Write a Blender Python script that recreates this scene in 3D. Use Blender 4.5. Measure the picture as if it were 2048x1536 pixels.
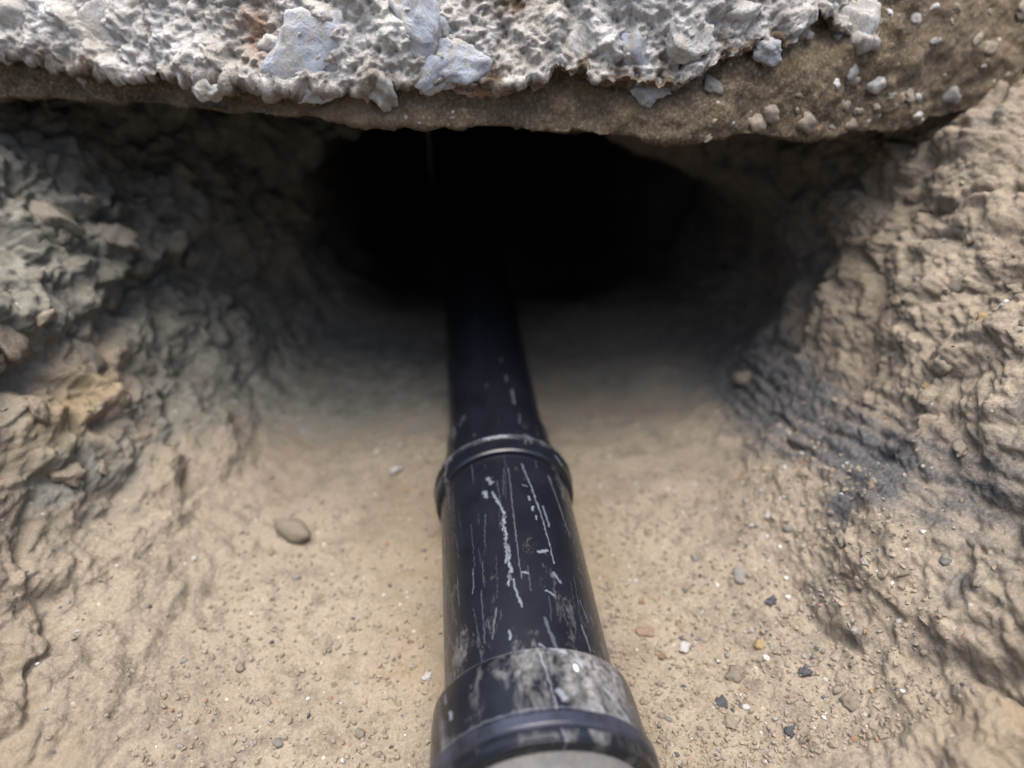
import bpy, math, random
import numpy as np
from mathutils import Vector, Matrix

for o in list(bpy.data.objects):
    bpy.data.objects.remove(o)
SC = bpy.context.scene
COL = SC.collection
R = math.radians

# ------------------------------------------------------------ camera, sky, sun, exposure
cam_d = bpy.data.cameras.new('camera')
cam = bpy.data.objects.new('camera', cam_d)
COL.objects.link(cam)
cam.location = (0.0, 0.0, 0.46)
cam.rotation_euler = (R(90 - 33), 0, 0)
cam_d.sensor_width = 36
cam_d.lens = 24.6
cam_d.clip_start = 0.005
cam_d.clip_end = 500
cam_d.dof.use_dof = True
cam_d.dof.focus_distance = 0.46
cam_d.dof.aperture_fstop = 2.4
SC.camera = cam

SUN_EL, SUN_AZ = 83, 190          # azimuth measured clockwise from +Y (188 = behind the camera)
w = bpy.data.worlds.new('World')
SC.world = w
w.use_nodes = True
nt = w.node_tree
sky = nt.nodes.new('ShaderNodeTexSky')
sky.sky_type = 'NISHITA'
sky.sun_disc = False
sky.sun_elevation = R(SUN_EL)
sky.sun_rotation = R(SUN_AZ)
sky.dust_density = 4.0
sky.air_density = 1.0
bg = nt.nodes['Background']
bg.inputs['Strength'].default_value = 0.10
nt.links.new(sky.outputs[0], bg.inputs[0])

sun_d = bpy.data.lights.new('sun', 'SUN')
sun_d.energy = 1.4
sun_d.angle = R(58)
sun_d.color = (1.0, 0.95, 0.88)
sun = bpy.data.objects.new('sun', sun_d)
COL.objects.link(sun)
_az = R(SUN_AZ)
_dir = Vector((math.sin(_az) * math.cos(R(SUN_EL)), math.cos(_az) * math.cos(R(SUN_EL)), math.sin(R(SUN_EL))))
sun.rotation_euler = _dir.to_track_quat('Z', 'Y').to_euler()
sun.location = _dir * 8

vs = SC.view_settings
vs.view_transform = 'Standard'
vs.look = 'None'
vs.gamma = 1
vs.exposure = 1.84
vs.use_curve_mapping = False
SC.render.engine = 'CYCLES'
SC.cycles.max_bounces = 6
SC.cycles.diffuse_bounces = 1

# ------------------------------------------------------------ helpers
rng = np.random.RandomState(7)
random.seed(7)
_perm = rng.permutation(256)
_perm = np.concatenate([_perm, _perm, _perm])
_grad = rng.normal(size=(256, 3))
_grad /= np.linalg.norm(_grad, axis=1)[:, None]


def perlin(p):
    pi = np.floor(p).astype(np.int64)
    pf = p - pi
    pi &= 255
    f = pf * pf * pf * (pf * (pf * 6 - 15) + 10)
    out = np.zeros(len(p))
    for dx in (0, 1):
        wx = f[:, 0] if dx else 1 - f[:, 0]
        for dy in (0, 1):
            wy = f[:, 1] if dy else 1 - f[:, 1]
            for dz in (0, 1):
                wz = f[:, 2] if dz else 1 - f[:, 2]
                h = _perm[_perm[_perm[(pi[:, 0] + dx) & 255] + ((pi[:, 1] + dy) & 255)] + ((pi[:, 2] + dz) & 255)]
                g = _grad[h]
                d = g[:, 0] * (pf[:, 0] - dx) + g[:, 1] * (pf[:, 1] - dy) + g[:, 2] * (pf[:, 2] - dz)
                out += wx * wy * wz * d
    return out * 1.6


def fbm(p, freq, octs=3, gain=0.5, off=0.0, billow=False):
    s = np.zeros(len(p))
    a = 1.0
    for k in range(octs):
        n = perlin(p * freq + off + 17.3 * k)
        s += a * ((np.abs(n) * 2 - 0.6) if billow else n)
        a *= gain
        freq *= 2.05
    return s


def worley(p, freq, off=0.0):
    """F1, F2 distances and a cell random value"""
    q = p * freq + off
    c = np.floor(q).astype(np.int64)
    f1 = np.full(len(p), 9.0)
    f2 = np.full(len(p), 9.0)
    cid = np.zeros(len(p))
    for dx in (-1, 0, 1):
        for dy in (-1, 0, 1):
            for dz in (-1, 0, 1):
                cc = c + (dx, dy, dz)
                h = _perm[_perm[_perm[cc[:, 0] & 255] + (cc[:, 1] & 255)] + (cc[:, 2] & 255)]
                fp = cc + 0.5 + _grad[h] * 0.42
                d = np.linalg.norm(q - fp, axis=1)
                nearer = d < f1
                f2 = np.where(nearer, f1, np.minimum(f2, d))
                cid = np.where(nearer, h / 255.0, cid)
                f1 = np.where(nearer, d, f1)
    return f1, f2, cid


def sstep(a, b, x):
    t = np.clip((x - a) / (b - a), 0, 1)
    return t * t * (3 - 2 * t)


def seg_dist(px, py, pts):
    """distance to a polyline in 2-D and signed side (positive = right of travel) and run along it"""
    best = np.full(len(px), 9.0)
    side = np.zeros(len(px))
    for (ax, ay), (bx, by) in zip(pts[:-1], pts[1:]):
        ex, ey = bx - ax, by - ay
        L2 = ex * ex + ey * ey
        t = np.clip(((px - ax) * ex + (py - ay) * ey) / L2, 0, 1)
        dx, dy = px - (ax + t * ex), py - (ay + t * ey)
        d = np.hypot(dx, dy)
        s = np.sign(ey * (px - ax) - ex * (py - ay))
        n = d < best
        best = np.where(n, d, best)
        side = np.where(n, s, side)
    return best, side


def mesh_from(name, verts, faces, smooth=True):
    me = bpy.data.meshes.new(name)
    v = np.asarray(verts, dtype=np.float32)
    f = np.asarray(faces, dtype=np.int32)
    n = f.shape[1]
    me.vertices.add(len(v))
    me.vertices.foreach_set('co', v.ravel())
    me.loops.add(f.size)
    me.loops.foreach_set('vertex_index', f.ravel())
    me.polygons.add(len(f))
    me.polygons.foreach_set('loop_start', np.arange(0, f.size, n, dtype=np.int32))
    me.polygons.foreach_set('loop_total', np.full(len(f), n, dtype=np.int32))
    me.polygons.foreach_set('use_smooth', np.full(len(f), smooth))
    me.update()
    me.validate()
    return me


def grid_faces(nu, nv, wrap=False):
    i = np.arange(nu * nv).reshape(nv, nu)
    if wrap:
        i = np.concatenate([i, i[:, :1]], axis=1)
    return np.stack([i[:-1, :-1], i[:-1, 1:], i[1:, 1:], i[1:, :-1]], -1).reshape(-1, 4)


def paint(me, rgb, name='mask'):
    a = me.color_attributes.new(name, 'FLOAT_COLOR', 'POINT')
    c = np.ones((len(me.vertices), 4), dtype=np.float32)
    c[:, :3] = np.clip(rgb, 0, 1)
    a.data.foreach_set('color', c.ravel())


def link(name, me, mat=None, parent=None):
    o = bpy.data.objects.new(name, me)
    COL.objects.link(o)
    if mat is not None and me is not None and not me.materials:
        me.materials.append(mat)
    if parent is not None:
        o.parent = parent
    return o


def tag(o, label=None, cat=None, group=None, kind=None):
    if label: o['label'] = label
    if cat: o['category'] = cat
    if group: o['group'] = group
    if kind: o['kind'] = kind
    return o


def empty(name, loc=(0, 0, 0)):
    o = bpy.data.objects.new(name, None)
    o.location = loc
    o.empty_display_size = 0.02
    COL.objects.link(o)
    return o


class NT:
    """small node-tree writer"""
    def __init__(self, name):
        self.m = bpy.data.materials.new(name)
        self.m.use_nodes = True
        self.t = self.m.node_tree
        self.b = self.t.nodes['Principled BSDF']
        self.k = 1.0
        self.tc = self.t.nodes.new('ShaderNodeTexCoord')

    def n(self, typ, ins=None, **props):
        nd = self.t.nodes.new(typ)
        for k, v in props.items():
            setattr(nd, k, v)
        for k, v in (ins or {}).items():
            if hasattr(v, 'is_output'):
                self.t.links.new(v, nd.inputs[k])
            else:
                nd.inputs[k].default_value = v
        return nd

    def set(self, k, v):
        if k == 'Base Color' and self.k != 1.0:
            v = self.mix(1.0, v, (self.k,) * 3, 'MULTIPLY')
        if hasattr(v, 'is_output'):
            self.t.links.new(v, self.b.inputs[k])
        else:
            self.b.inputs[k].default_value = v

    def noise(self, scale, detail=3, rough=0.55, out='Fac', vec=None, dist=0.0):
        return self.n('ShaderNodeTexNoise', {'Vector': vec or self.tc.outputs['Object'], 'Scale': scale, 'Detail': detail, 'Roughness': rough, 'Distortion': dist}).outputs[out]

    def voro(self, scale, out='Distance', vec=None, feature='F1'):
        return self.n('ShaderNodeTexVoronoi', {'Vector': vec or self.tc.outputs['Object'], 'Scale': scale}, feature=feature).outputs[out]

    def ramp(self, fac, stops):
        nd = self.n('ShaderNodeValToRGB', {'Fac': fac})
        cr = nd.color_ramp
        while len(cr.elements) < len(stops):
            cr.elements.new(0.5)
        for e, (p, c) in zip(cr.elements, stops):
            e.position = p
            e.color = (*c, 1) if len(c) == 3 else c
        return nd.outputs['Color']

    def val(self, fac, a, b):
        return self.n('ShaderNodeMapRange', {'Value': fac, 'From Min': a, 'From Max': b}, clamp=True).outputs[0]

    def mix(self, fac, a, b, mode='MIX'):
        nd = self.n('ShaderNodeMix', data_type='RGBA', blend_type=mode)
        for idx, v in ((0, fac), (6, a), (7, b)):
            if hasattr(v, 'is_output'):
                self.t.links.new(v, nd.inputs[idx])
            elif idx == 0:
                nd.inputs[idx].default_value = v
            else:
                nd.inputs[idx].default_value = (*v, 1)
        return nd.outputs[2]

    def math(self, op, a, b=0.0):
        nd = self.n('ShaderNodeMath', operation=op)
        for i, v in enumerate((a, b)):
            if hasattr(v, 'is_output'):
                self.t.links.new(v, nd.inputs[i])
            else:
                nd.inputs[i].default_value = v
        return nd.outputs[0]

    def attr(self, name='mask'):
        a = self.n('ShaderNodeAttribute', attribute_name=name)
        s = self.n('ShaderNodeSeparateColor', {'Color': a.outputs['Color']})
        return a.outputs['Color'], s.outputs[0], s.outputs[1], s.outputs[2]

    def bump(self, h, dist, strength=1.0, prev=None):
        nd = self.n('ShaderNodeBump', {'Height': h, 'Distance': dist, 'Strength': strength})
        if prev is not None:
            self.t.links.new(prev, nd.inputs['Normal'])
        return nd.outputs[0]


# ------------------------------------------------------------ materials
def soil_material(name, pale=(0.385, 0.325, 0.248), mid=(0.28, 0.237, 0.182), dark=(0.17, 0.142, 0.108)):
    m = NT(name)
    m.k = 0.66
    _, g, k, oc = m.attr()
    n1 = m.noise(9, 5, 0.6)
    n2 = m.noise(55, 4, 0.65)
    n3 = m.noise(420, 3, 0.6)
    base = m.ramp(n1, [(0.30, mid), (0.55, pale), (0.75, mid)])
    base = m.mix(m.val(n2, 0.50, 0.75), base, dark)
    base = m.mix(m.math('MULTIPLY', m.val(n3, 0.48, 0.72), 0.45), base, (0.50, 0.43, 0.34))
    base = m.mix(m.math('MULTIPLY', m.val(n3, 0.52, 0.30), 0.35), base, dark)
    n4 = m.noise(4.2, 4, .6, dist=.8)
    base = m.mix(m.math('MULTIPLY', m.val(n4, .46, .66), .55), base, (0.235, 0.178, 0.125))
    # clay, charcoal and ochre seams plus painted shade, carried by the mesh
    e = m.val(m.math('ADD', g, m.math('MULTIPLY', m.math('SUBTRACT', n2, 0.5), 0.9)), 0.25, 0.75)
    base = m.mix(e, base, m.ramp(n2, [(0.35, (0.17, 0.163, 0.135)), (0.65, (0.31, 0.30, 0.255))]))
    e = m.val(m.math('ADD', oc, m.math('MULTIPLY', m.math('SUBTRACT', n2, 0.5), 0.8)), 0.25, 0.85)
    base = m.mix(m.math('MULTIPLY', e, .6), base, (0.40, 0.30, 0.17))
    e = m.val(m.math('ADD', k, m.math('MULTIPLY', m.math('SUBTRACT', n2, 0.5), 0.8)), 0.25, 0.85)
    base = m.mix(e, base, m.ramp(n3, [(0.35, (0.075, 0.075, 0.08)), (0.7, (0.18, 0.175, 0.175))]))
    # small pale, rusty and slate grains
    v = m.n('ShaderNodeTexVoronoi', {'Vector': m.tc.outputs['Object'], 'Scale': 210.0, 'Randomness': 1.0})
    sep = m.n('ShaderNodeSeparateColor', {'Color': v.outputs['Color']})
    near = m.val(v.outputs['Distance'], 0.34, 0.22)
    for lo, hi, c, ch in ((0.975, 0.985, (0.56, 0.50, 0.42), 0), (0.99, 0.995, (0.40, 0.24, 0.14), 1), (0.982, 0.99, (0.13, 0.13, 0.135), 2)):
        base = m.mix(m.math('MULTIPLY', near, m.val(sep.outputs[ch], lo, hi)), base, c)
    m.set('Base Color', base)
    m.set('Roughness', 0.93)
    m.set('Specular IOR Level', 0.25)
    b1 = m.bump(m.noise(95, 6, 0.62, dist=.6), 0.0028, 0.8)
    b2 = m.bump(m.noise(620, 3, 0.65), 0.0009, 0.7, b1)
    m.set('Normal', b2)
    return m.m


def concrete_material():
    m = NT('broken_concrete')
    m.k = 0.66
    _, g, k, oc = m.attr()
    st = m.n('ShaderNodeMapping', {'Vector': m.tc.outputs['Object'], 'Scale': (1, 1, .45)}).outputs[0]
    n1 = m.noise(24, 5, 0.65, vec=st)
    n2 = m.noise(85, 4, 0.65, vec=st)
    n3 = m.noise(420, 3, 0.6, vec=st)
    base = m.ramp(n1, [(0.30, (0.40, 0.36, 0.30)), (0.48, (0.64, 0.61, 0.56)), (0.70, (0.80, 0.79, 0.77))])
    base = m.mix(m.val(n2, 0.52, 0.72), base, (0.40, 0.37, 0.32))
    base = m.mix(m.val(n2, 0.46, 0.30), base, (0.80, 0.79, 0.77))
    base = m.mix(m.math('MULTIPLY', m.val(n3, 0.5, 0.3), 0.4), base, (0.25, 0.22, 0.18))
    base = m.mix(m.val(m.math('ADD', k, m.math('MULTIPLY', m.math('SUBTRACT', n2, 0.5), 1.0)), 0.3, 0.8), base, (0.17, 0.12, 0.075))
    base = m.mix(oc, base, (0.34, 0.16, 0.06))
    m.set('Base Color', base)
    m.set('Roughness', 0.88)
    b1 = m.bump(m.noise(160, 5, 0.7), 0.004, 0.9)
    m.set('Normal', m.bump(n3, 0.001, 0.8, b1))
    return m.m


def stone_material(name, a, b, scale=60, rough=0.8):
    m = NT(name)
    m.k = 0.66
    ob = m.n('ShaderNodeObjectInfo').outputs['Random']
    vec = m.n('ShaderNodeVectorMath', {0: m.tc.outputs['Object'], 1: (0, 0, 0)}, operation='ADD')
    comb = m.n('ShaderNodeCombineXYZ', {0: ob, 1: ob, 2: ob})
    m.t.links.new(comb.outputs[0], vec.inputs[1])
    n1 = m.noise(scale, 5, 0.65, vec=vec.outputs[0])
    n2 = m.noise(scale * 9, 3, 0.6, vec=vec.outputs[0])
    base = m.ramp(n1, [(0.32, a), (0.68, b)])
    base = m.mix(m.math('MULTIPLY', m.val(n2, 0.5, 0.75), 0.5), base, (0.30, 0.24, 0.17))
    base = m.mix(1.0, base, m.ramp(ob, [(0, (0.75, 0.75, 0.75)), (1, (1, 1, 1))]), 'MULTIPLY')
    m.set('Base Color', base)
    m.set('Roughness', rough)
    m.set('Normal', m.bump(n2, 0.0008, 0.7))
    return m.m


def plastic_material():
    m = NT('scuffed_black_plastic')
    _, sc, du, ch = m.attr()
    n1 = m.noise(30, 5, 0.65)
    n2 = m.noise(260, 4, 0.65)
    base = m.ramp(n1, [(0.3, (0.005, 0.006, 0.009)), (0.7, (0.010, 0.012, 0.018))])
    sv = m.n('ShaderNodeMapping', {'Vector': m.tc.outputs['Object'], 'Scale': (1, .35, 1)}).outputs[0]
    nd = m.noise(75, 6, .72, vec=sv, dist=.5)
    dust = m.val(m.math('ADD', du, m.math('ADD', m.math('MULTIPLY', m.math('SUBTRACT', nd, 0.5), 2.2), m.math('MULTIPLY', m.math('SUBTRACT', n1, 0.5), 1.0))), 0.3, 1.0)
    dust = m.math('MULTIPLY', dust, m.val(n2, 0.25, 0.6))
    base = m.mix(m.math('MULTIPLY', dust, 0.75), base, (0.30, 0.29, 0.28))
    scr = m.math('MULTIPLY', sc, m.val(n2, 0.1, 0.42))
    base = m.mix(m.math('MULTIPLY', scr, .48), base, (0.34, 0.37, 0.44))
    base = m.mix(ch, base, (0.72, 0.70, 0.66))
    m.set('Base Color', base)
    m.set('Roughness', m.math('ADD', 0.25, m.math('MULTIPLY', m.math('ADD', dust, m.math('MULTIPLY', scr, 0.6)), 0.5)))
    m.set('Specular IOR Level', 0.38)
    m.set('Normal', m.bump(m.math('ADD', m.math('MULTIPLY', n2, 0.5), m.math('ADD', scr, dust)), 0.0003, 0.5))
    return m.m


M_SOIL = soil_material('trench_soil')
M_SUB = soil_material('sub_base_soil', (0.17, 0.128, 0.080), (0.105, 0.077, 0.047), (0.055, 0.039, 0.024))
M_CONC = concrete_material()
M_PLASTIC = plastic_material()
STONES = {
    'tan': stone_material('tan_stone', (0.30, 0.25, 0.185), (0.42, 0.36, 0.28)),
    'grey': stone_material('grey_stone', (0.26, 0.25, 0.23), (0.42, 0.41, 0.38)),
    'blue': stone_material('sky_tinted_stone', (0.38, 0.43, 0.52), (0.62, 0.67, 0.76)),  # bluish tone imitates reflected sky
    'white': stone_material('white_stone', (0.62, 0.60, 0.57), (0.80, 0.79, 0.77)),
    'rust': stone_material('rusty_stone', (0.34, 0.20, 0.12), (0.46, 0.30, 0.19)),
    'ochre': stone_material('ochre_stone', (0.44, 0.31, 0.14), (0.54, 0.40, 0.20)),
    'slate': stone_material('slate_stone', (0.06, 0.065, 0.08), (0.14, 0.15, 0.18), rough=0.6),
    'brick': stone_material('brick_red_stone', (0.36, 0.24, 0.17), (0.46, 0.32, 0.24)),
}

# ------------------------------------------------------------ the trench: one sheet that runs into the tunnel
KY = [-1.60, -1.20, -0.95, -0.50, -0.25, 0.15, 0.45, 0.65, 0.77, 0.90, 1.20, 1.70, 2.30, 2.50]
SEC = [
    [(-1.2, .50), (-.9, .50), (-.75, .50), (-.60, .50), (-.45, .50), (-.30, .50), (-.12, .50), (.12, .50), (.28, .50), (.42, .50), (.55, .50), (.75, .50), (.9, .50), (1.2, .50)],
    [(-1.2, .55), (-.9, .95), (-.75, 1.3), (-.60, 1.5), (-.45, 1.55), (-.30, 1.6), (-.12, 1.55), (.12, 1.55), (.28, 1.6), (.42, 1.55), (.55, 1.5), (.75, 1.3), (.9, .95), (1.2, .55)],  # high bank added behind the camera to block low sky light
    [(-1.2, .55), (-.9, .95), (-.75, 1.3), (-.60, 1.45), (-.45, 1.45), (-.30, 1.45), (-.12, 1.4), (.12, 1.4), (.28, 1.45), (.42, 1.45), (.55, 1.45), (.75, 1.3), (.9, .95), (1.2, .55)],
    [(-1.2, .50), (-.9, .55), (-.70, .5), (-.52, .42), (-.40, .36), (-.29, .32), (-.12, .32), (.12, .32), (.26, .32), (.38, .36), (.48, .42), (.70, .5), (.9, .55), (1.2, .50)],
    [(-1.2, .50), (-.9, .48), (-.70, .42), (-.48, .26), (-.37, .12), (-.28, .03), (-.12, .02), (.12, .02), (.24, .03), (.33, .12), (.44, .26), (.68, .42), (.9, .48), (1.2, .50)],
    [(-1.2, .50), (-.9, .48), (-.70, .42), (-.47, .28), (-.37, .13), (-.265, .030), (-.12, .002), (.11, .002), (.205, .038), (.33, .13), (.45, .28), (.68, .42), (.9, .48), (1.2, .50)],
    [(-1.2, .50), (-.9, .48), (-.66, .42), (-.45, .28), (-.37, .14), (-.272, .030), (-.13, .002), (.12, .002), (.212, .040), (.298, .145), (.370, .285), (.56, .40), (.9, .48), (1.2, .50)],
    [(-1.2, .50), (-.9, .48), (-.60, .41), (-.41, .28), (-.35, .14), (-.282, .030), (-.14, .002), (.13, .002), (.240, .040), (.305, .13), (.335, .25), (.42, .36), (.9, .48), (1.2, .50)],
    [(-.8, .46), (-.6, .42), (-.42, .36), (-.345, .25), (-.325, .14), (-.28, .026), (-.15, .002), (.15, .002), (.275, .034), (.328, .105), (.305, .19), (.33, .31), (.6, .42), (.8, .46)],
    [(0, .255), (-.07, .255), (-.20, .24), (-.275, .19), (-.295, .11), (-.245, .030), (-.13, -.004), (.14, -.004), (.285, .030), (.325, .10), (.285, .155), (.15, .225), (.06, .25), (0, .255)],
    [(0, .24), (-.07, .24), (-.20, .22), (-.29, .16), (-.30, .07), (-.23, -.045), (-.10, -.11), (.11, -.11), (.26, -.045), (.32, .06), (.29, .15), (.18, .21), (.06, .24), (0, .24)],
    [(-.1, .27), (-.17, .27), (-.28, .25), (-.35, .20), (-.37, .07), (-.34, -.06), (-.22, -.08), (.04, -.08), (.20, -.06), (.24, .07), (.20, .18), (.10, .24), (-.03, .27), (-.1, .27)],
    [(-.2, .24), (-.25, .24), (-.33, .22), (-.38, .17), (-.39, .10), (-.37, .03), (-.28, .01), (-.08, .01), (.02, .03), (.06, .10), (.04, .16), (-.04, .21), (-.15, .24), (-.2, .24)],
    [(-.2, .12)] * 14,
]
SEC = np.array(SEC)


def row_positions():
    a = np.linspace(-1.60, 0.12, 64)[:-1]
    b = np.linspace(0.12, 0.98, 470)[:-1]
    c = np.linspace(0.98, 2.50, 60)
    return np.concatenate([a, b, c])


def col_params():
    segs = [(0, 1, 6), (1, 2, 14), (2, 3, 120), (3, 4, 130), (4, 5, 130), (5, 6, 120), (6, 7, 150), (7, 8, 100), (8, 9, 130), (9, 10, 130), (10, 11, 120), (11, 12, 14), (12, 13, 6)]
    out = [np.linspace(a, b, n, endpoint=False) for a, b, n in segs]
    return np.concatenate(out + [np.array([13.0])])


def catmull(P, t):
    """P: (..., K, 2) control points, t: params 0..K-1"""
    K = P.shape[-2]
    i = np.clip(np.floor(t).astype(int), 0, K - 2)
    f = (t - i)[None, :, None]
    p0, p1, p2, p3 = (P[:, np.clip(i + k, 0, K - 1)] for k in (-1, 0, 1, 2))
    c = 0.5 * (2 * p1 + (p2 - p0) * f + (2 * p0 - 5 * p1 + 4 * p2 - p3) * f ** 2 + (3 * p1 - p0 - 3 * p2 + p3) * f ** 3)
    return c


def section_at(y):
    ys = np.array(KY)
    out = np.zeros((len(y), 14, 2))
    for k in range(14):
        for c in range(2):
            acc = 0
            for dy, wgt in ((-.03, .2), (-.015, .2), (0, .2), (.015, .2), (.03, .2)):
                acc = acc + wgt * np.interp(y + dy, ys, SEC[:, k, c])
            out[:, k, c] = acc
    return out


def normals_of(P):
    du = np.gradient(P, axis=1)
    dv = np.gradient(P, axis=0)
    n = np.cross(du, dv)
    n /= np.maximum(np.linalg.norm(n, axis=2), 1e-9)[..., None]
    return n


RIGHT_CRACK = [(0.262, 0.60), (0.236, 0.515), (0.262, 0.462), (0.280, 0.425), (0.245, 0.385), (0.222, 0.345), (0.222, 0.318), (0.250, 0.285), (0.272, 0.255), (0.33, 0.21)]


def build_ground():
    ys = row_positions()
    us = col_params()
    prof = catmull(section_at(ys), us)
    P = np.zeros((len(ys), len(us), 3))
    P[..., 0] = prof[..., 0]
    P[..., 1] = ys[:, None]
    P[..., 2] = prof[..., 1]
    # the tunnel's threshold is ragged, not a straight sill
    flat = P.reshape(-1, 3) * (1, .3, .3)
    wv = (.055 * fbm(flat, 5, 1, off=40.3) + .022 * fbm(P.reshape(-1, 3), 16, 2, off=41)).reshape(P.shape[:2])
    P[..., 1] += (wv + .02) * sstep(.74, .88, P[..., 1]) * sstep(1.4, 1.1, P[..., 1])
    N = normals_of(P)
    U = np.broadcast_to(us[None, :], P.shape[:2]).ravel()
    p = P.reshape(-1, 3)
    n = N.reshape(-1, 3)
    x, y, z = p.T
    wall = np.clip(sstep(5.6, 4.4, U) + sstep(7.6, 8.6, U), 0, 1)
    left = sstep(6.0, 4.6, U)
    right = sstep(7.6, 8.4, U)
    inner = sstep(0.80, 0.95, y)
    warp = np.stack([fbm(p, 14, 2, off=3.1), fbm(p, 14, 2, off=9.7), fbm(p, 14, 2, off=5.5)], 1) * 0.018
    pw = p + warp
    blocky = np.clip(left * sstep(.38, .50, y) * sstep(.04, .10, z) + .45 * right * sstep(.30, .45, y) * sstep(.10, .20, z) + .08, 0, 1)
    h = 0.018 * wall * fbm(p, 5.5, 2)
    h += (1 - wall) * (0.006 * fbm(p, 7, 2, off=2) + .0030 * fbm(p, 22, 2, off=12) * sstep(.75, .5, y))
    h -= .0075 * wall * np.exp(-(fbm(pw, 8, 2, off=5) / .035) ** 2) * sstep(-.1, .35, fbm(p, 7, 2, off=6.4))
    h += 0.013 * wall * (1 - .15 * right) * fbm(pw, 17, 2, .45)
    h += 0.011 * wall * blocky * fbm(pw, 15, 3, billow=True)
    # clods parted by cracks
    f1, f2, cid = worley(pw * (1, 1, 1.3), 13)
    clod = sstep(0.0, 0.16, f2 - f1)
    patch = sstep(-0.1, 0.4, fbm(p, 6, 2, off=21))
    h += wall * np.clip(.15 + blocky + .35 * patch, 0, 1) * (0.004 * (clod - 1) + 0.009 * (cid - .5) * clod)
    f1b, f2b, cidb = worley(pw + 0.6 * warp, 34, off=4)
    h += wall * (.10 + .90 * blocky) * 0.003 * ((sstep(0, .2, f2b - f1b) - 1) * .7 + (cidb - .5) * 1.1)
    rough = 0.25 + 0.75 * np.clip(wall + right * .6, 0, 1)
    h += 0.0028 * rough * fbm(p, 60, 3, 0.55)
    h += 0.0010 * rough * fbm(p, 190, 2, 0.6)
    # loose crumbs near the pipe and low right
    crumb = sstep(0.62, 0.30, y) * sstep(0.02, .12, np.abs(x)) * (1 - wall)
    f1c, _, cidc = worley(p, 95, off=8)
    h += crumb * 0.0045 * np.clip(0.62 - f1c, 0, 1) * (cidc > .45)
    f1d, _, cidd = worley(p, 46, off=18)
    h += np.clip(crumb + .5 * wall, 0, 1) * sstep(0, .5, fbm(p, 9, 2, off=91) + .15) * 0.0075 * np.clip(0.55 - f1d, 0, 1) * (cidd > .4)
    h += .007 * left * fbm(pw, 30, 2, off=14)
    f1e, _, cide = worley(pw, 120, off=28)
    low = right * sstep(.60, .42, y)
    h += low * sstep(-.1, .5, fbm(p, 8, 2, off=26)) * (.0030 * np.clip(.6 - f1e, -.1, 1) * (cide > .3) + .004 * np.abs(fbm(pw, 38, 3, .6, off=24)))
    # right side: a block of clay that stands proud of the floor along a crack
    d, side = seg_dist(x + warp[:, 0] * .5, y + warp[:, 1] * .5, RIGHT_CRACK)
    live = (x > 0.12) * (.3 * sstep(0.70, 0.56, y) + .7 * sstep(.50, .42, y))
    step = np.where(side < 0, 1, 0) * sstep(0, 0.020, d) * (.75 + .5 * fbm(p, 30, 2, off=77))
    h += live * (0.011 * step * np.exp(-np.maximum(d - .01, 0) / 0.07) - 0.010 * np.exp(-(d / 0.006) ** 2) * sstep(-.3, .3, fbm(p, 18, 2, off=66)))
    # a long scrape of a digging tool on the right slope, from the tunnel edge down towards the viewer
    su = (U - 8) * .15
    ax_, ay_ = su - .105, y - .47
    along = ax_ * .40 - ay_ * .917
    across = ax_ * .917 + ay_ * .40 + .006 * fbm(p, 9, 2, off=31)
    gm = np.exp(-(across / .056) ** 2) * sstep(-.34, -.16, along) * sstep(.30, .12, along) * sstep(7.3, 7.9, U) * sstep(10.3, 9.7, U)
    gr = np.sin(across * 2 * math.pi / 0.0155 + 1.6 * fbm(p, 13, 2, off=39))
    h += gm * sstep(-.8, .2, fbm(p, 10, 2, off=54)) * (0.0030 * (gr - .6 * np.maximum(gr, 0)) * (0.6 + .9 * np.abs(fbm(p, 22, 1, off=44))) - .003)
    # earth spilled against the pipe
    pd = np.abs(x - (.0376 - .099 * y)) - .050
    h += (1 - wall) * sstep(1.0, .75, y) * .011 * np.exp(-(pd / .022) ** 2) * np.clip(.55 + .9 * fbm(p, 12, 3, off=88), 0, 1.3)
    # left side: ledge with a hollow beneath it
    lz = 0.175 + 0.020 * fbm(p, 9, 2, off=13)
    lm = left * sstep(0.30, 0.42, y) * sstep(0.80, 0.66, y)
    h += lm * (0.020 * sstep(-.004, .010, z - lz) * np.exp(-np.maximum(z - lz, 0) / .08) - 0.010 * np.exp(-((z - lz + .018) / .016) ** 2))
    P2 = (p + n * h[:, None]).reshape(P.shape)
    # second, finer pass along the new normals
    N2 = normals_of(P2).reshape(-1, 3)
    p2 = P2.reshape(-1, 3)
    h2 = 0.0016 * wall * fbm(pw, 95, 2) + 0.0009 * rough * fbm(p, 260, 1)
    p2 = p2 + N2 * h2[:, None]
    me = mesh_from('ground', p2, grid_faces(len(us), len(ys)))
    # seams of other earth: grey clay, charcoal, ochre; some darkening set for the light
    nz = fbm(p, 11, 3, off=51)
    clay = np.exp(-(((x + .33) / .10) ** 2 + ((y - .64) / .11) ** 2)) * .75 * left
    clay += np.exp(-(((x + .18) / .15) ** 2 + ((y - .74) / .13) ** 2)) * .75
    clay += .75 * left * sstep(.42, .5, y) * sstep(.15, .19, z) + np.exp(-(((x + .36) / .07) ** 2 + ((y - .42) / .07) ** 2)) * .6
    clay += sstep(.25, .7, fbm(p, 8, 2, off=61)) * .35 * wall + .2 * nz * wall
    char_dim = gm * (.80 + .12 * gr + .35 * fbm(p, 14, 2, off=57)) + np.exp(-(((x - .255) / .08) ** 2 + ((y - .72) / .14) ** 2)) * .75
    char_dim += np.exp(-(d / .014) ** 2) * live * (.35 + .35 * sstep(.38, .50, y)) + sstep(.3, .8, fbm(p, 16, 2, off=71)) * .40 * right  # darker band along the crack, plus random dark patches on the right bank
    char_dim += 1.6 * sstep(-.15, -.40, y)  # added bank behind the camera, darkened to bounce less light into the tunnel
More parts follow.
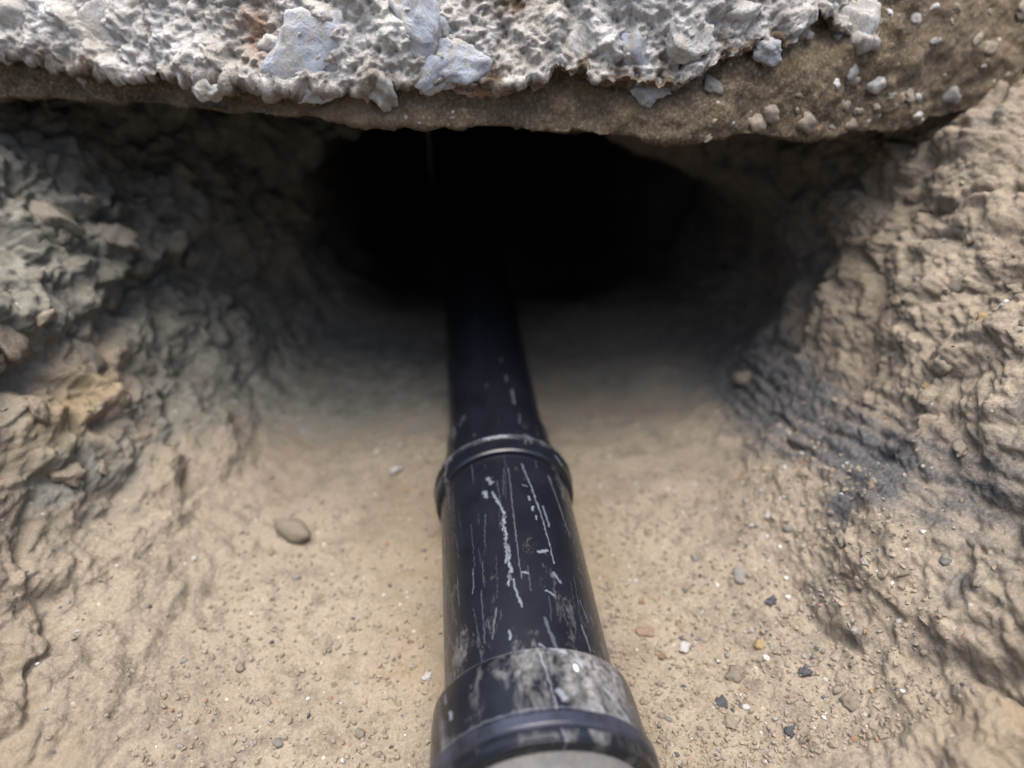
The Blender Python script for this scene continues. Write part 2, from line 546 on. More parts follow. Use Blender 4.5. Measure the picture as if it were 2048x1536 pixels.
    ochre = np.exp(-(((z - .13) / .022) ** 2 + ((y - .47) / .09) ** 2)) * left * .9
    ochre += sstep(.15, .7, fbm(p, 7, 2, off=81)) * .5 * right * sstep(.5, .3, y)
    ochre += .38 * (1 - wall) * np.exp(-(np.maximum(pd, 0) / .09) ** 2) * sstep(.62, .48, y) * (1 + .8 * nz)
    clay += .5 * (1 - wall) * np.exp(-((y - .72) / .12) ** 2) * (1 + nz)  # grey clay on the inner floor, tinted also to deepen the tunnel's shade
    paint(me, np.stack([clay, char_dim, ochre], 1))
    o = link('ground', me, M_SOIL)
    tag(o, 'tan and grey clay trench with lumpy banks running into a dark tunnel', kind='structure')
    return o


ground = build_ground()

# the yard round the pit
def build_yard():
    hx0, hx1, hy0, hy1 = -1.16, 1.16, -1.56, 2.9
    E = 60
    v = [(-E, -E, .49), (E, -E, .49), (E, E, .49), (-E, E, .49), (hx0, hy0, .49), (hx1, hy0, .49), (hx1, hy1, .49), (hx0, hy1, .49)]
    f = [(0, 1, 5, 4), (1, 2, 6, 5), (2, 3, 7, 6), (3, 0, 4, 7)]
    me = mesh_from('yard', v, f, False)
    o = link('yard_ground', me, M_SOIL)
    tag(o, kind='structure')


build_yard()

# ------------------------------------------------------------ sub-base and broken concrete above the tunnel
CE_X = [-.60, -.444, -.38, -.315, -.26, -.20, -.14, -.115, -.05, 0.0, .016, .063, .09, .11, .163, .18, .235, .25, .295, .32, .35, .37, .41, .60]
CE_Z = [.360, .357, .347, .338, .342, .331, .328, .331, .329, .328, .336, .342, .330, .324, .335, .352, .362, .388, .363, .388, .378, .396, .402, .41]
SB_X = [-.60, -.444, -.335, -.19, -.07, .033, .10, .21, .25, .34, .444, .60]
SB_Z = [.344, .338, .335, .323, .312, .308, .303, .309, .310, .316, .340, .36]


LIP = .80


def lip_scale(x):
    """the edge bulges towards the middle and falls back at both sides"""
    return LIP + np.where(np.asarray(x) < 0, .10, .16) * sstep(.12, .40, np.abs(x))


CE_Z = [.46 - (.46 - v - .009) * lip_scale(x_) for x_, v in zip(CE_X, CE_Z)]
CE_X = [v * lip_scale(v) for v in CE_X]
SB_Z = [.46 - (.46 - v + .006) * lip_scale(x_) for x_, v in zip(SB_X, SB_Z)]
SB_X = [v * lip_scale(v) for v in SB_X]


def xs_dense(lim):
    a = np.linspace(-lim, -.56, 24)[:-1]
    return np.concatenate([a, np.linspace(-.56, .56, 760), -a[::-1]])


def build_sub_base():
    xs = xs_dense(1.55)
    zl = np.interp(xs, SB_X, SB_Z)
    k = np.linspace(0, 1, 150)
    # profile: from inside the concrete down the front, round the lip, then back along the underside
    P = np.zeros((len(k), len(xs), 3))
    fwd = sstep(.12, .34, xs) * 0.030
    rec = (lip_scale(xs) - LIP) * .64
    for j, t in enumerate(k):
        if t < .5:
            s = t / .5
            zz = zl + (0.13 - .012 * 0) * (1 - s) + .006 * (1 - s)
            yy = .545 + rec - fwd * (1 - s * .5) - 0.018 * np.sin(s * math.pi * .5) + .03 * (1 - s)
            if s > .9:
                zz = zz
        else:
            s = (t - .5) / .5
            zz = zl + 0.012 * s + .004 * np.sin(s * 9)
            yy = .527 + rec - fwd * .5 + s * .50
        P[j, :, 0] = xs
        P[j, :, 1] = yy
        P[j, :, 2] = zz
    for _ in range(3):
        P[1:-1] = (P[:-2] + 2 * P[1:-1] + P[2:]) / 4
    N = -normals_of(P).reshape(-1, 3)
    p = P.reshape(-1, 3)
    f1, f2, cid = worley(p + .01 * fbm(p, 20, 1)[:, None], 42)
    g = sstep(.05, .35, p[:, 0])
    h = .009 * fbm(p, 12, 3) + (.002 + .006 * g) * np.clip(.55 - f1, 0, 1) * (cid > .4) + .003 * fbm(p, 55, 3) + .0012 * fbm(p, 170, 2)
    q = p + N * h[:, None]
    me = mesh_from('sub_base', q, grid_faces(len(xs), len(k))[:, ::-1])
    oc = sstep(-.2, .5, fbm(p, 9, 2, off=5)) * .35
    cl = sstep(.2, .6, fbm(p, 30, 2, off=15)) * g * .3
    paint(me, np.stack([cl, np.zeros(len(p)), oc], 1))
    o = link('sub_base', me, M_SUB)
    tag(o, 'brown gravelly earth layer under the broken concrete edge', kind='structure')
    return o


build_sub_base()


def build_footing():
    root = empty('concrete_footing', (0, .7, .33))
    tag(root, 'rough broken pale concrete footing edge above the dark tunnel', 'footing')
    xs = xs_dense(1.6)
    jag = np.stack([xs, xs * 0, xs * 0], 1)
    zl = np.interp(xs, CE_X, CE_Z) + .005 * fbm(jag, 40, 2) + .003 * fbm(jag, 110, 2)
    rows = np.concatenate([np.linspace(0, 1, 200), np.linspace(1, 2, 22)[1:]])
    P = np.zeros((len(rows), len(xs), 3))
    ztop = .60
    for j, t in enumerate(rows):
        P[j, :, 0] = xs
        if t <= 1:
            s = t ** .8
            zz = ztop + (zl - ztop) * s
            P[j, :, 2] = zz
            P[j, :, 1] = .512 + (lip_scale(xs) - LIP) * .64 + .30 * (zz - .35) - .012 * sstep(.9, 1, s) * 0 + .02 * sstep(.965, 1.0, s)
        else:
            s = t - 1
            P[j, :, 2] = zl + .012 * s
            P[j, :, 1] = .529 + (lip_scale(xs) - LIP) * .64 + .30 * (zl - .35) + .12 * s
    N = -normals_of(P).reshape(-1, 3)
    p = P.reshape(-1, 3)
    wp = p + .012 * np.stack([fbm(p, 22, 2, off=1), fbm(p, 22, 2, off=2), fbm(p, 22, 2, off=3)], 1)
    f1, f2, cid = worley(wp, 26)
    f1b, f2b, cidb = worley(wp, 60, off=7)
    f1c, f2c, cidc = worley(p + .3 * (wp - p), 15, off=3)
    edge = 1 - .7 * sstep(.90, 1.0, np.tile(rows[:, None], (1, len(xs))).ravel())
    h = .012 * fbm(wp, 9, 2) + edge * (.010 * (cidc - .5) * sstep(0, .10, f2c - f1c) + .007 * (cid - .5) * sstep(0, .12, f2 - f1) )
    h += .0045 * (cidb - .5) * sstep(0, .16, f2b - f1b) + .005 * fbm(p, 55, 3, .6) + .0024 * fbm(p, 190, 3, .6)
    q = p + N * h[:, None]
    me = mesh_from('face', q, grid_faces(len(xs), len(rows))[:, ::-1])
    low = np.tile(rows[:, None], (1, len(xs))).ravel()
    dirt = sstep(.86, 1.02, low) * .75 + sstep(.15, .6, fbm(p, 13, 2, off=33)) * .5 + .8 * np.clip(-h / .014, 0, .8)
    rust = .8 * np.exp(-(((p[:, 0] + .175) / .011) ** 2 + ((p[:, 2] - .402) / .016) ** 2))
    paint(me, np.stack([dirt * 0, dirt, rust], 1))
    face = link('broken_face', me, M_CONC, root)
    face.location = -Vector(root.location)
    # the slab behind the face
    x0, x1, y0, y1, z0, z1 = -1.6, 1.6, .71, 3.0, .44, .60
    v = [(x, y, z) for x in (x0, x1) for y in (y0, y1) for z in (z0, z1)]
    f = [(0, 1, 3, 2), (4, 6, 7, 5), (0, 4, 5, 1), (2, 3, 7, 6), (0, 2, 6, 4), (1, 5, 7, 3)]
    sl = link('slab', mesh_from('slab', v, f, False), M_CONC, root)
    sl.location = -Vector(root.location)
    return root, q.reshape(P.shape), xs, rows


footing, FQ, FXS, FROWS = build_footing()


# ------------------------------------------------------------ stones
_ICO = {}


def ico(sub):
    if sub not in _ICO:
        import bmesh
        bm = bmesh.new()
        bmesh.ops.create_icosphere(bm, subdivisions=sub, radius=1)
        v = np.array([q.co[:] for q in bm.verts])
        f = np.array([[q.index for q in fc.verts] for fc in bm.faces])
        bm.free()
        _ICO[sub] = (v, f)
    return _ICO[sub]


def stone_mesh(name, seed, sub=3, rough=.22, facets=5, fine=0.0):
    v, f = ico(sub)
    r = np.random.RandomState(seed)
    v = v.copy()
    for _ in range(facets):                       # flattened by a few planes, like broken stone
        d = r.normal(size=3); d /= np.linalg.norm(d)
        lim = r.uniform(.55, .85)
        ex = v @ d - lim
        v -= np.clip(ex, 0, None)[:, None] * d * .85
    o = r.uniform(0, 50)
    v *= (1 + rough * fbm(v, 1.3, 3, off=o) + (fine * fbm(v, 5, 3, .7, off=o) if fine else 0))[:, None]
    return mesh_from(name, v, f, True)


def ray_down(ob, x, y):
    ok, loc, nrm, _ = ob.ray_cast(Vector((x, y, .35)), Vector((0, 0, -1)))
    return (loc, nrm) if ok else (Vector((x, y, 0)), Vector((0, 0, 1)))


def put_stone(name, mat, x, y, size, rz, seed, sink=.25, sub=3, label=None, cat='pebble', group=None, facets=5, rough=.22, fine=0.0):
    loc, nrm = ray_down(ground, x, y)
    me = stone_mesh(name, seed, sub, rough, facets, fine)
    o = link(name, me, STONES[mat])
    ax = (Vector((1, 0, 0)) - nrm * nrm.x).normalized()
    ay = nrm.cross(ax)
    q = Matrix((ax, ay, nrm)).transposed().to_4x4() @ Matrix.Rotation(rz, 4, 'Z')
    o.matrix_world = Matrix.Translation(loc + nrm * size[2] * (1 - 2 * sink)) @ q @ Matrix.Diagonal((*size, 1))
    tag(o, label, cat, group)
    return o


# stones set in the concrete face
def aggregate_material(name, a, b):
    m = NT(name)
    m.k = 0.66
    st = m.n('ShaderNodeMapping', {'Vector': m.tc.outputs['Generated'], 'Scale': (1, 1, .5)}).outputs[0]
    n1 = m.noise(3.5, 6, .7, vec=st)
    n2 = m.noise(14, 4, .65, vec=st)
    base = m.ramp(n1, [(.35, a), (.62, b)])
    base = m.mix(m.val(n2, .50, .66), base, (.52, .47, .39))
    base = m.mix(m.val(n1, .50, .36), base, (.58, .54, .47))
    m.set('Base Color', base)
    m.set('Roughness', .85)
    m.set('Normal', m.bump(n2, .002, .9))
    return m.m


AGGM = {'blue': aggregate_material('sky_tinted_aggregate', (.40, .45, .54), (.62, .67, .76)), 'white': aggregate_material('white_aggregate', (.58, .56, .53), (.76, .75, .73)),  # blue kind: bluish base colour imitates sky reflected on the stones
        'grey': aggregate_material('grey_aggregate', (.36, .36, .34), (.52, .52, .50)), 'brick': aggregate_material('brick_aggregate', (.33, .17, .12), (.46, .27, .20))}
AGG = [  # x, z, half width, half height, kind
    (-.175, .364, .028, .024, 'blue'), (-.070, .356, .022, .016, 'blue'), (-.048, .360, .019, .014, 'blue'), (-.080, .388, .016, .022, 'blue'),
    (.108, .364, .014, .022, 'blue'), (-.200, .372, .014, .012, 'white'), (-.250, .348, .017, .012, 'white'), (-.030, .333, .024, .007, 'brick'),
    (-.335, .385, .028, .022, 'white'), (-.405, .395, .020, .016, 'grey'), (-.435, .412, .016, .012, 'blue'), (-.115, .342, .011, .018, 'grey'),
    (.055, .372, .022, .018, 'white'), (.150, .378, .018, .014, 'white'), (.185, .395, .018, .013, 'white'), (.285, .388, .020, .022, 'white'),
    (.340, .405, .018, .014, 'white'), (.125, .337, .013, .011, 'blue'), (-.365, .352, .018, .011, 'grey'), (-.230, .405, .014, .010, 'grey'), (.215, .372, .012, .009, 'blue'),
]
for i, (x, z, rx, rz_, kind) in enumerate(AGG):
    x, z, rx, rz_ = x * lip_scale(x), .46 - (.46 - z - .004) * lip_scale(x), rx, rz_
    ci = int(np.argmin(np.abs(FXS - x)))
    colz = FQ[:200, ci, 2]
    ri = int(np.argmin(np.abs(colz - z)))
    yy = FQ[ri, ci, 1]
    me = stone_mesh('aggregate_stone', 100 + i, 4, .30, 7, .09)
    o = link('aggregate_stone', me, AGGM[kind], footing)
    o.matrix_local = Matrix.Translation(Vector((x, yy + .0045, z)) - Vector(footing.location)) @ Matrix.Rotation(random.uniform(-.5, .5), 4, 'Y') @ Matrix.Diagonal((rx * (1.15 if kind == 'blue' else 1), .009, rz_ * (1.1 if kind == 'blue' else 1), 1))

# ------------------------------------------------------------ the pipe
PR = .055
AX0 = Vector((.008 + .099 * .299, 0, .058))
ADIR = Vector((-.0985, .9951, 0)).normalized()
pipe = empty('drain_pipe', tuple(AX0 + ADIR * .3 - Vector((0, 0, .058))))
tag(pipe, 'scuffed black plastic drain pipe with couplings running into the dark tunnel', 'pipe')
PM = Matrix.Translation(AX0) @ Matrix(((ADIR.y, ADIR.x, 0, 0), (-ADIR.x, ADIR.y, 0, 0), (0, 0, 1, 0), (0, 0, 0, 1)))


def scratch_mask(s, a, lines, wid):
    """s along, a = arc position in metres from the crown; lines: list of polylines (s,a), strength, width"""
    q3 = np.stack([s, a, 0 * s], 1)
    wob = (.0007 * fbm(q3, 260, 2), .0007 * fbm(q3, 240, 2, off=9), fbm(q3, 420, 2, off=4))
    m = np.zeros(len(s))
    for pts, st, wd in lines:
        d, _ = seg_dist(s + wob[0], a + wob[1], pts)
        d = d * (1.45 + .8 * wob[2])
        m = np.maximum(m, st * sstep(wd, wd * .35, d))
    return m


def lathe(name, prof, n=400, lines=(), dust=lambda s, a: 0 * s, chips=(), mat=None, ds=.0008, rib_noise=0.0, parent=None):
    """prof: (s, r) list; resampled finely along its length"""
    pr = np.array(prof)
    L = np.concatenate([[0], np.cumsum(np.hypot(*np.diff(pr, axis=0).T))])
    k = max(int(L[-1] / ds), 2)
    t = np.unique(np.concatenate([np.linspace(0, L[-1], k), L]))
    ss, rr = np.interp(t, L, pr[:, 0]), np.interp(t, L, pr[:, 1])
    q_ = np.linspace(-1, 1, n, endpoint=False)
    th = (math.pi * (.62 * q_ + .38 * q_ ** 3)) % (2 * math.pi)
    S = np.repeat(ss, n); RR = np.repeat(rr, n); T = np.tile(th, len(ss))
    A = (np.where(T > math.pi, T - 2 * math.pi, T)) * PR
    v = np.stack([np.sin(T) * RR, S, np.cos(T) * RR], 1)
    if rib_noise:
        v += np.stack([np.sin(T), 0 * T, np.cos(T)], 1) * (rib_noise * fbm(v, 60, 2))[:, None]
    me = mesh_from(name, v, grid_faces(n, len(ss), True))
    sc = scratch_mask(S, A, lines, .001)
    du = dust(S, A)
    ch = np.zeros(len(S))
    for cs, ca, r1, r2 in chips:
        ch = np.maximum(ch, sstep(1.15, .8, np.hypot((S - cs) / r1, (A - ca) / r2)))
    paint(me, np.stack([sc, du, ch], 1))
    # hard edges stay crisp where the profile turns sharply
    o = link(name, me, mat or M_PLASTIC, parent)
    if parent is pipe:
        o.matrix_local = Matrix.Translation(-Vector(pipe.location)) @ PM
    return o


def side_dust(s, a):
    return .30 * sstep(.03, .085, np.abs(a)) + .20 * sstep(.34, .26, s) + .08 * np.exp(-((s - .33) / .03) ** 2 - ((a - .012) / .02) ** 2)


SCR = [
    ([(.412, -.016), (.405, -.014)], .6, .003), ([(.398, -.020), (.392, -.019)], .7, .0028),
    ([(.395, -.014), (.385, -.011), (.375, -.008)], .75, .0016),
    ([(.310, -.007), (.296, -.005), (.288, -.003)], .7, .0012),
    ([(.42, .001), (.38, .000), (.33, -.001), (.31, -.001)], .35, .0008),
    ([(.425, .012), (.40, .017), (.37, .021), (.345, .023), (.325, .024)], .75, .0009),
    ([(.38, .024), (.36, .026)], .6, .0016), ([(.335, .020), (.333, .014)], .8, .0024),
    ([(.315, -.001), (.314, .004)], .8, .0014), ([(.316, .022), (.309, .026)], .6, .0018),
    ([(.30, .014), (.297, .019)], .8, .0014), ([(.33, -.034), (.31, -.036)], .35, .001),
    ([(.29, -.020), (.27, -.024)], .4, .0009), ([(.28, .036), (.262, .040)], .55, .0012), ([(.272, -.013), (.266, -.013)], .8, .0014),
    ([(.30, .040), (.285, .044)], .4, .001), ([(.42, .036), (.36, .046)], .45, .0012),
    ([(.4, .010), (.399, .014)], .5, .001), ([(.26, .004), (.257, .008)], .7, .001), ([(.278, .010), (.258, .014)], .3, .002),
]
_r = random.Random(5)
for k in range(46):                                   # a scuff built from many short overlapping rubs
    s0 = .374 - k * .00145
    a0 = -.0082 + .0009 * math.sin(k * .55) + _r.uniform(-.0009, .0009)
    ln = _r.uniform(.001, .005)
    SCR.append(([(s0, a0), (s0 - ln, a0 + _r.uniform(-.0010, .0014))], _r.uniform(.3, .9), _r.uniform(.0008, .0018)))
for k in range(50):                                   # hairline scratches, mostly along the pipe
    s0, a0, ln = _r.uniform(.27, .44), _r.uniform(-.07, .07), _r.uniform(.004, .04)
    SCR.append(([(s0, a0), (s0 - ln, a0 + _r.uniform(-.10, .14) * ln)], _r.uniform(.08, .26), _r.uniform(.0005, .0008)))
CHB = [(.386, .0135, .0028, .0012), (.375, .0150, .0028, .0012), (.366, .0165, .0028, .0012)]
barrel = lathe('pipe_barrel', [(.20, .0535), (.470, .0535)], lines=SCR + [([(c[0] - .002, c[1]), (c[0] + .002, c[1])], .8, .0014) for c in CHB], dust=side_dust, parent=pipe)
far = lathe('pipe_barrel', [(.49, .0443), (2.4, .0443)], n=96, lines=[([(.60, .014), (.56, .016)], .3, .001), ([(.55, .020), (.52, .021)], .5, .0012)], dust=lambda s, a: -.1 + .25 * sstep(.04, .08, np.abs(a)), ds=.006, parent=pipe)

# reducing collar at the far end of the wide pipe
collar = lathe('reducer_collar', [(0.4360, .0537), (0.4365, .0565), (0.4390, .0578), (0.4500, .0580), (0.4600, .0574), (0.4620, .0566), (0.4632, .0515), (0.4650, .0502), (0.4850, .0488), (0.5080, .0478), (0.5150, .0474), (0.5180, .0468), (0.5190, .0442)],
               lines=[([(0.4535, -.014), (0.4535, .003)], .95, .0022), ([(0.4540, -.05), (0.4540, .06)], .30, .0012), ([(0.4480, .045), (0.4420, .052)], .9, .0018), ([(0.4480, -.052), (0.4420, -.056)], .7, .0014), ([(0.4680, -.03), (0.4780, -.026)], .35, .002), ([(0.4880, .02), (0.5030, .022)], .25, .002)],
               dust=lambda s, a: .12 + .25 * np.exp(-((s - .454) / .004) ** 2), ds=.0008, parent=pipe)


rim = lathe('rim', [(.4505, .0576), (.4510, .0586), (.4525, .0591), (.4550, .0591), (.4565, .0586), (.4570, .0574)], lines=[([(.4535, -.014), (.4535, .003)], .95, .0026), ([(.454, -.05), (.454, .06)], .30, .0014)],
            dust=lambda s, a: .35 + 0 * s, ds=.0005, parent=collar)


def coup_dust(s, a):
    return .22 + .55 * np.exp(-((a - .03) / .03) ** 2) * sstep(.19, .22, s) - .5 * np.exp(-((s - .2075) / .004) ** 2) * np.exp(-(a / .04) ** 2)


coupling = lathe('coupling', [(.2535, .0537), (.2530, .0590), (.2520, .0604), (.2495, .0612), (.240, .0622), (.2155, .0632), (.2005, .0638), (.1975, .0636), (.1960, .0640), (.1950, .0632), (.1948, .0560), (.190, .0545)],
                 lines=[([(.2535, .001), (.235, .004), (.215, .006), (.208, .005), (.19, .009)], .85, .0007), ([(.245, .020), (.24, .023)], .7, .002), ([(.22, .024), (.215, .03)], .5, .002), ([(.23, .034), (.215, .046)], .8, .0014), ([(.224, .008), (.219, .010)], .8, .0022), ([(.2140, -.06), (.2140, .06)], .35, .0011), 
                        ([(.252, .008), (.249, .016)], .7, .0022), ([(.252, -.05), (.2515, .05)], .3, .001), ([(.232, -.05), (.228, -.049)], .9, .002), ([(.246, -.056), (.24, -.054)], .5, .002)],
                 chips=[(.239, .0195, .0026, .0013)], dust=coup_dust, ds=.0006, rib_noise=.0002, parent=pipe)
M_DUST = stone_material('dusty_grey_plastic', (0.11, 0.11, 0.11), (0.20, 0.20, 0.198), 40, .75)
tail = lathe('pipe_barrel', [(.2, .0563), (-.75, .0563)], n=96, ds=.006, dust=lambda s, a: .9 + 0 * s, mat=M_DUST, parent=pipe)
rib = lathe('rib', [(.2125, .0630), (.2118, .0650), (.2104, .0662), (.2045, .0662), (.2030, .0652), (.2022, .0636)], lines=[([(.2116, -.07), (.2116, .07)], .5, .0011), ([(.2036, -.07), (.2036, .07)], .35, .0009), ([(.213, .006), (.208, .005), (.203, .006)], .9, .001), ([(.212, .033), (.206, .036)], .8, .002)],
            dust=lambda s, a: -.35 + .6 * sstep(.02, .055, np.abs(a)), ds=.0006, parent=coupling)
mrib = NT('sky_tinted_plastic')
mrib.set('Base Color', mrib.ramp(mrib.noise(60, 4, .6), [(.35, (.012, .013, .019)), (.65, (.034, .037, .056))]))  # blue in the base colour stands in for reflected sky
mrib.set('Roughness', .16)
rib.data.materials[0] = mrib.m
rib['label'] = 'shiny black rib round the coupling with sky reflection tinted into its colour'
tail['label'] = 'grey dust-covered near length of pipe'

# ------------------------------------------------------------ clods that stick out of the banks, pebbles in the sub-base
def bank_clod(parent, origin, aim, size, seed, mat, name='clod', sink=.45, clay=.3):
    ok, loc, nrm, _ = parent.ray_cast(Vector(origin), Vector(aim).normalized())
    if not ok:
        return
    me = stone_mesh(name, seed, 3, .38, 6, .10)
    v = np.zeros(len(me.vertices) * 3)
    me.vertices.foreach_get('co', v)
    me.vertices.foreach_set('co', (v.reshape(-1, 3) * np.array(size)).ravel())
    me.update()
    paint(me, np.tile([clay, 0, 0], (len(me.vertices), 1)))
    o = link(name, me, mat, parent)
    o.matrix_local = Matrix.Translation(loc + nrm * size[2] * (1 - 2 * sink)) @ nrm.to_track_quat('Z', 'Y').to_matrix().to_4x4() @ Matrix.Rotation(seed * 1.7, 4, 'Z')


rc = np.random.RandomState(23)
for k in range(36):                                   # rubble of the left bank, more of it high up near the lip
    y, z = rc.uniform(.42, .76), .07 + .19 * rc.rand()
    r = rc.uniform(.006, .016) * (1.25 if z > .16 else .8)
    bank_clod(ground, (-.05, y, z + .05), (-1, 0, -.15), (r * rc.uniform(1, 1.6), r, r * .6), 700 + k, M_SOIL, clay=.55 if y > .5 else .15)
for k in range(44):                                   # crumbs of the right bank
    y, z = rc.uniform(.26, .66), .04 + .24 * rc.rand()
    r = rc.uniform(.003, .008)
    bank_clod(ground, (.08, y, z + .05), (1, 0, -.15), (r * rc.uniform(1, 1.6), r, r * .6), 800 + k, M_SOIL, clay=rc.uniform(0, .5))
SUB = bpy.data.objects['sub_base']
for k in range(70):
    x, z = .12 + .34 * rc.rand() ** .7, rc.uniform(.33, .41)
    r = .0018 + .0060 * rc.rand() ** 1.8
    bank_clod(SUB, (x, .2, z), (0, 1, 0), (r * 1.3, r, r * .7), 900 + k, STONES[('tan', 'tan', 'grey', 'white')[rc.randint(4)]], name='stone', sink=.55)

# ------------------------------------------------------------ stones lying in the trench
NAMED = [  # name, material, x, y, (half sizes), turn, sink, label
    ('stone', 'tan', -.198, .455, (.0200, .0110, .0090), -.62, .2, 'long tan oval stone lying alone on the floor left of the pipe'),
    ('stone', 'tan', .254, .640, (.0135, .0100, .0080), .1, .2, 'round tan stone on the dark floor right of the pipe near the tunnel'),
    ('pebble', 'white', -.117, .546, (.0060, .0055, .005), .4, .2, 'single white pebble on the floor left of the upper collar'),
    ('pebble', 'white', .131, .337, (.0045, .0078, .004), -.5, .2, 'pale oblong pebble right of the lower coupling'),
    ('pebble', 'brick', .105, .355, (.0085, .0075, .004), .3, .35, 'flat pinkish orange pebble close to the right side of the pipe'),
    ('pebble', 'white', .213, .428, (.0035, .0030, .0028), .3, .2, 'tiny white pebble below the grey clay block on the right'),
    ('pebble', 'white', .236, .468, (.0032, .0028, .0028), .3, .2, 'tiny white pebble at the foot of the dark clay on the right'),
    ('pebble', 'rust', .107, .385, (.0032, .0032, .003), .3, .25, 'small orange pebble beside the middle of the pipe'),
    ('pebble', 'rust', .112, .331, (.0036, .0034, .003), 1.1, .25, 'small rusty pebble next to the pale oblong pebble'),
    ('pebble', 'grey', .184, .389, (.0075, .0085, .005), .2, .35, 'flat grey pebble on the floor right of the pipe'),
    ('slate_chip', 'slate', .199, .359, (.0060, .0045, .004), .9, .25, 'blue black slate chip at the foot of the right bank'),
    ('slate_chip', 'slate', .146, .288, (.0050, .0065, .004), -.5, .25, 'dark slate chip low on the floor right of the coupling'),
    ('slate_chip', 'slate', .204, .297, (.0050, .0050, .004), .2, .3, 'dark slate chip lying in the crack of the right bank'),
    ('slate_chip', 'slate', .181, .259, (.0055, .0045, .004), .6, .3, 'bluish slate chip at the bottom edge right of the pipe'),
    ('pebble', 'ochre', .182, .328, (.0046, .0046, .0035), .2, .3, 'yellow ochre pebble by the right crack'),
    ('clod', 'tan', .162, .309, (.0095, .0070, .006), .4, .35, 'crumbly tan clod on the floor right of the coupling'),
    ('clod', 'tan', .148, .273, (.0060, .0060, .0045), 1.4, .35, 'small tan clod near the bottom edge right of the pipe'),
    ('clod', 'tan', .222, .270, (.0080, .0065, .006), .4, .3, 'tan clod wedged at the foot of the right bank'),
    ('pebble', 'grey', -.156, .261, (.0036, .0042, .0035), .4, .3, 'small grey tan pebble at the bottom left of the floor'),
    ('pebble', 'tan', -.103, .268, (.0042, .0045, .004), .4, .3, 'rounded tan pebble left of the lower coupling'),
    ('pebble', 'white', -.062, .312, (.0058, .0045, .003), .1, .35, 'flat pale pebble touching the left side of the pipe'),
    ('pebble', 'white', -.262, .405, (.0026, .0036, .002), .6, .2, 'tiny bright white pebble at the foot of the left bank'),
    ('pebble', 'ochre', .345, .455, (.0055, .0085, .004), -.3, .3, 'long ochre pebble stuck in the grooved right slope'),
    ('pebble', 'ochre', .318, .450, (.0040, .0045, .003), -.3, .3, 'small ochre pebble stuck in the grooved right slope'),
    ('pebble', 'grey', .284, .321, (.0045, .0062, .004), -.3, .42, 'pale grey pebble bedded in the right bank'),
]
for i, (nm, mt, x, y, size, turn, sink, lab) in enumerate(NAMED):
    put_stone(nm, mt, x, y, size if i < 3 else tuple(q * .88 for q in size), turn, 300 + i, sink if i < 3 else sink + .12, 3, lab, 'clod' if nm == 'clod' else 'stone' if nm == 'stone' else 'pebble' if nm == 'pebble' else 'stone chip', facets=2 if i < 2 else 7, rough=.14 if i < 2 else .42, fine=.03 if i < 2 else .12)

# alike small stones: shared meshes, one object each
SMALL = [stone_mesh('pebble', 500 + k, 2, .5, 6, .15) for k in range(6)]
for me in SMALL:
    me.materials.append(STONES['tan'])
rs = np.random.RandomState(11)
GROUPS = [('tan', 'small tan pebble among the crumbs on the floor %s of the pipe', 'small tan pebbles on the floor %s of the pipe', 80),
          ('grey', 'small grey pebble among the crumbs on the floor %s of the pipe', 'small grey pebbles on the floor %s of the pipe', 16),
          ('white', 'small white pebble among the crumbs on the floor %s of the pipe', 'small white pebbles on the floor %s of the pipe', 10),
          ('rust', 'small rust red pebble among the crumbs on the floor %s of the pipe', 'small rusty pebbles on the floor %s of the pipe', 5)]


def floor_spot():
    while True:
        if rs.rand() < .68:
            x, y = rs.uniform(.07, .27), .24 + .30 * rs.rand() ** 1.5
        else:
            x, y = rs.uniform(-.24, -.055), .24 + .36 * rs.rand() ** 1.4
        px = AX0.x - .099 * y
        if abs(x - px) > .062:
            return x, y


for mt, lab, grp, cnt in GROUPS:
    for k in range(cnt):
        x, y = floor_spot()
        loc, nrm = ray_down(ground, x, y)
        o = bpy.data.objects.new('pebble', SMALL[rs.randint(6)])
        COL.objects.link(o)
        r = .0012 + .0022 * rs.rand() ** 1.6
        o.matrix_world = Matrix.Translation(loc + nrm * r * .1) @ nrm.to_track_quat('Z', 'Y').to_matrix().to_4x4() @ Matrix.Rotation(rs.uniform(0, 6.28), 4, 'Z') @ Matrix.Diagonal((r * rs.uniform(.9, 1.5), r, r * .8, 1))
        o.material_slots[0].link = 'OBJECT'
        o.material_slots[0].material = STONES[mt]
        sd = 'right' if x > 0 else 'left'
        tag(o, lab % sd, 'pebble', grp % sd)


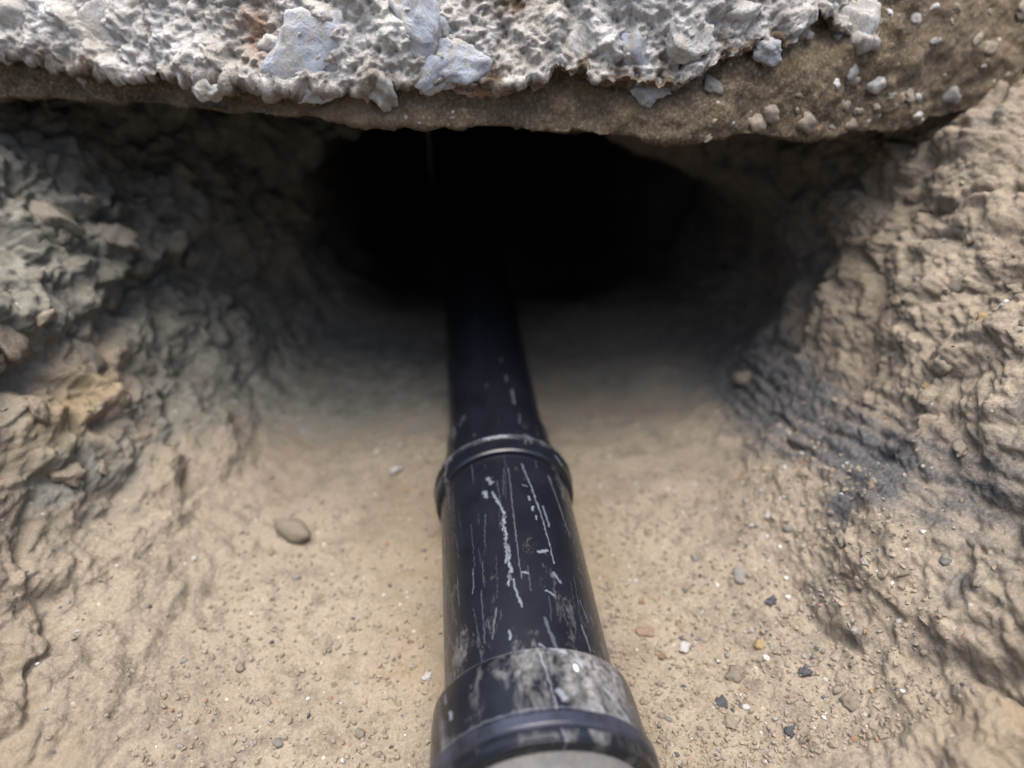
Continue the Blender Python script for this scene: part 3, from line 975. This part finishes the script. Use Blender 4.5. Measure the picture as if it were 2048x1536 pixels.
# grit too fine to count
def build_grit():
    v0, f0 = ico(1)
    V, F, MI = [], [], []
    mats = ['tan'] * 34 + ['tan', 'tan', 'tan', 'grey', 'white', 'tan', 'slate', 'rust', 'tan', 'tan', 'tan', 'tan', 'tan', 'grey']
    names = ['tan', 'grey', 'white', 'slate', 'rust']
    n = 0
    for k in range(9000):
        if rs.rand() < .75:
            x, y = floor_spot()
        else:
            x, y = rs.uniform(-.40, .42), rs.uniform(.24, .66)
        ok, loc, nrm, _ = ground.ray_cast(Vector((x, y, .30)), Vector((0, 0, -1)))
        if not ok or nrm.z < .35:
            continue
        r = .00045 + .0017 * rs.rand() ** 2.6
        rot = np.array(Matrix.Rotation(rs.uniform(0, 6.28), 3, Vector(rs.normal(size=3)).normalized()))
        v = (v0 * rs.uniform(.6, 1.3, 3) * (1 + .25 * rs.normal(size=(len(v0), 1)))) @ rot.T * r + np.array(loc + nrm * r * .3)
        V.append(v); F.append(f0 + n); n += len(v)
        MI.append(np.full(len(f0), names.index(mats[rs.randint(len(mats))])))
    me = mesh_from('grit', np.concatenate(V), np.concatenate(F), False)
    for nm in names:
        me.materials.append(STONES[nm])
    me.polygons.foreach_set('material_index', np.concatenate(MI).astype(np.int32))
    o = link('grit', me)
    tag(o, 'fine sand and grit strewn over the trench floor', 'grit', kind='stuff')


build_grit()

# a thin root that hangs in the tunnel mouth
def build_root():
    me = bpy.data.meshes.new('root')
    pts = [Vector((-.104, .90, .30)), Vector((-.105, .902, .25)), Vector((-.1035, .90, .23)), Vector((-.105, .901, .21)), Vector((-.1045, .90, .188))]
    rad = [.0009, .0009, .0008, .0006, .0003]
    v, f = [], []
    for p_, r_ in zip(pts, rad):
        for k in range(8):
            v.append((p_.x + r_ * math.cos(k * math.pi / 4), p_.y + r_ * math.sin(k * math.pi / 4), p_.z))
    o = link('root', mesh_from('root', v, grid_faces(8, 5, True)), STONES['tan'])
    tag(o, 'thin pale root hanging in the dark tunnel mouth', 'root')


build_root()
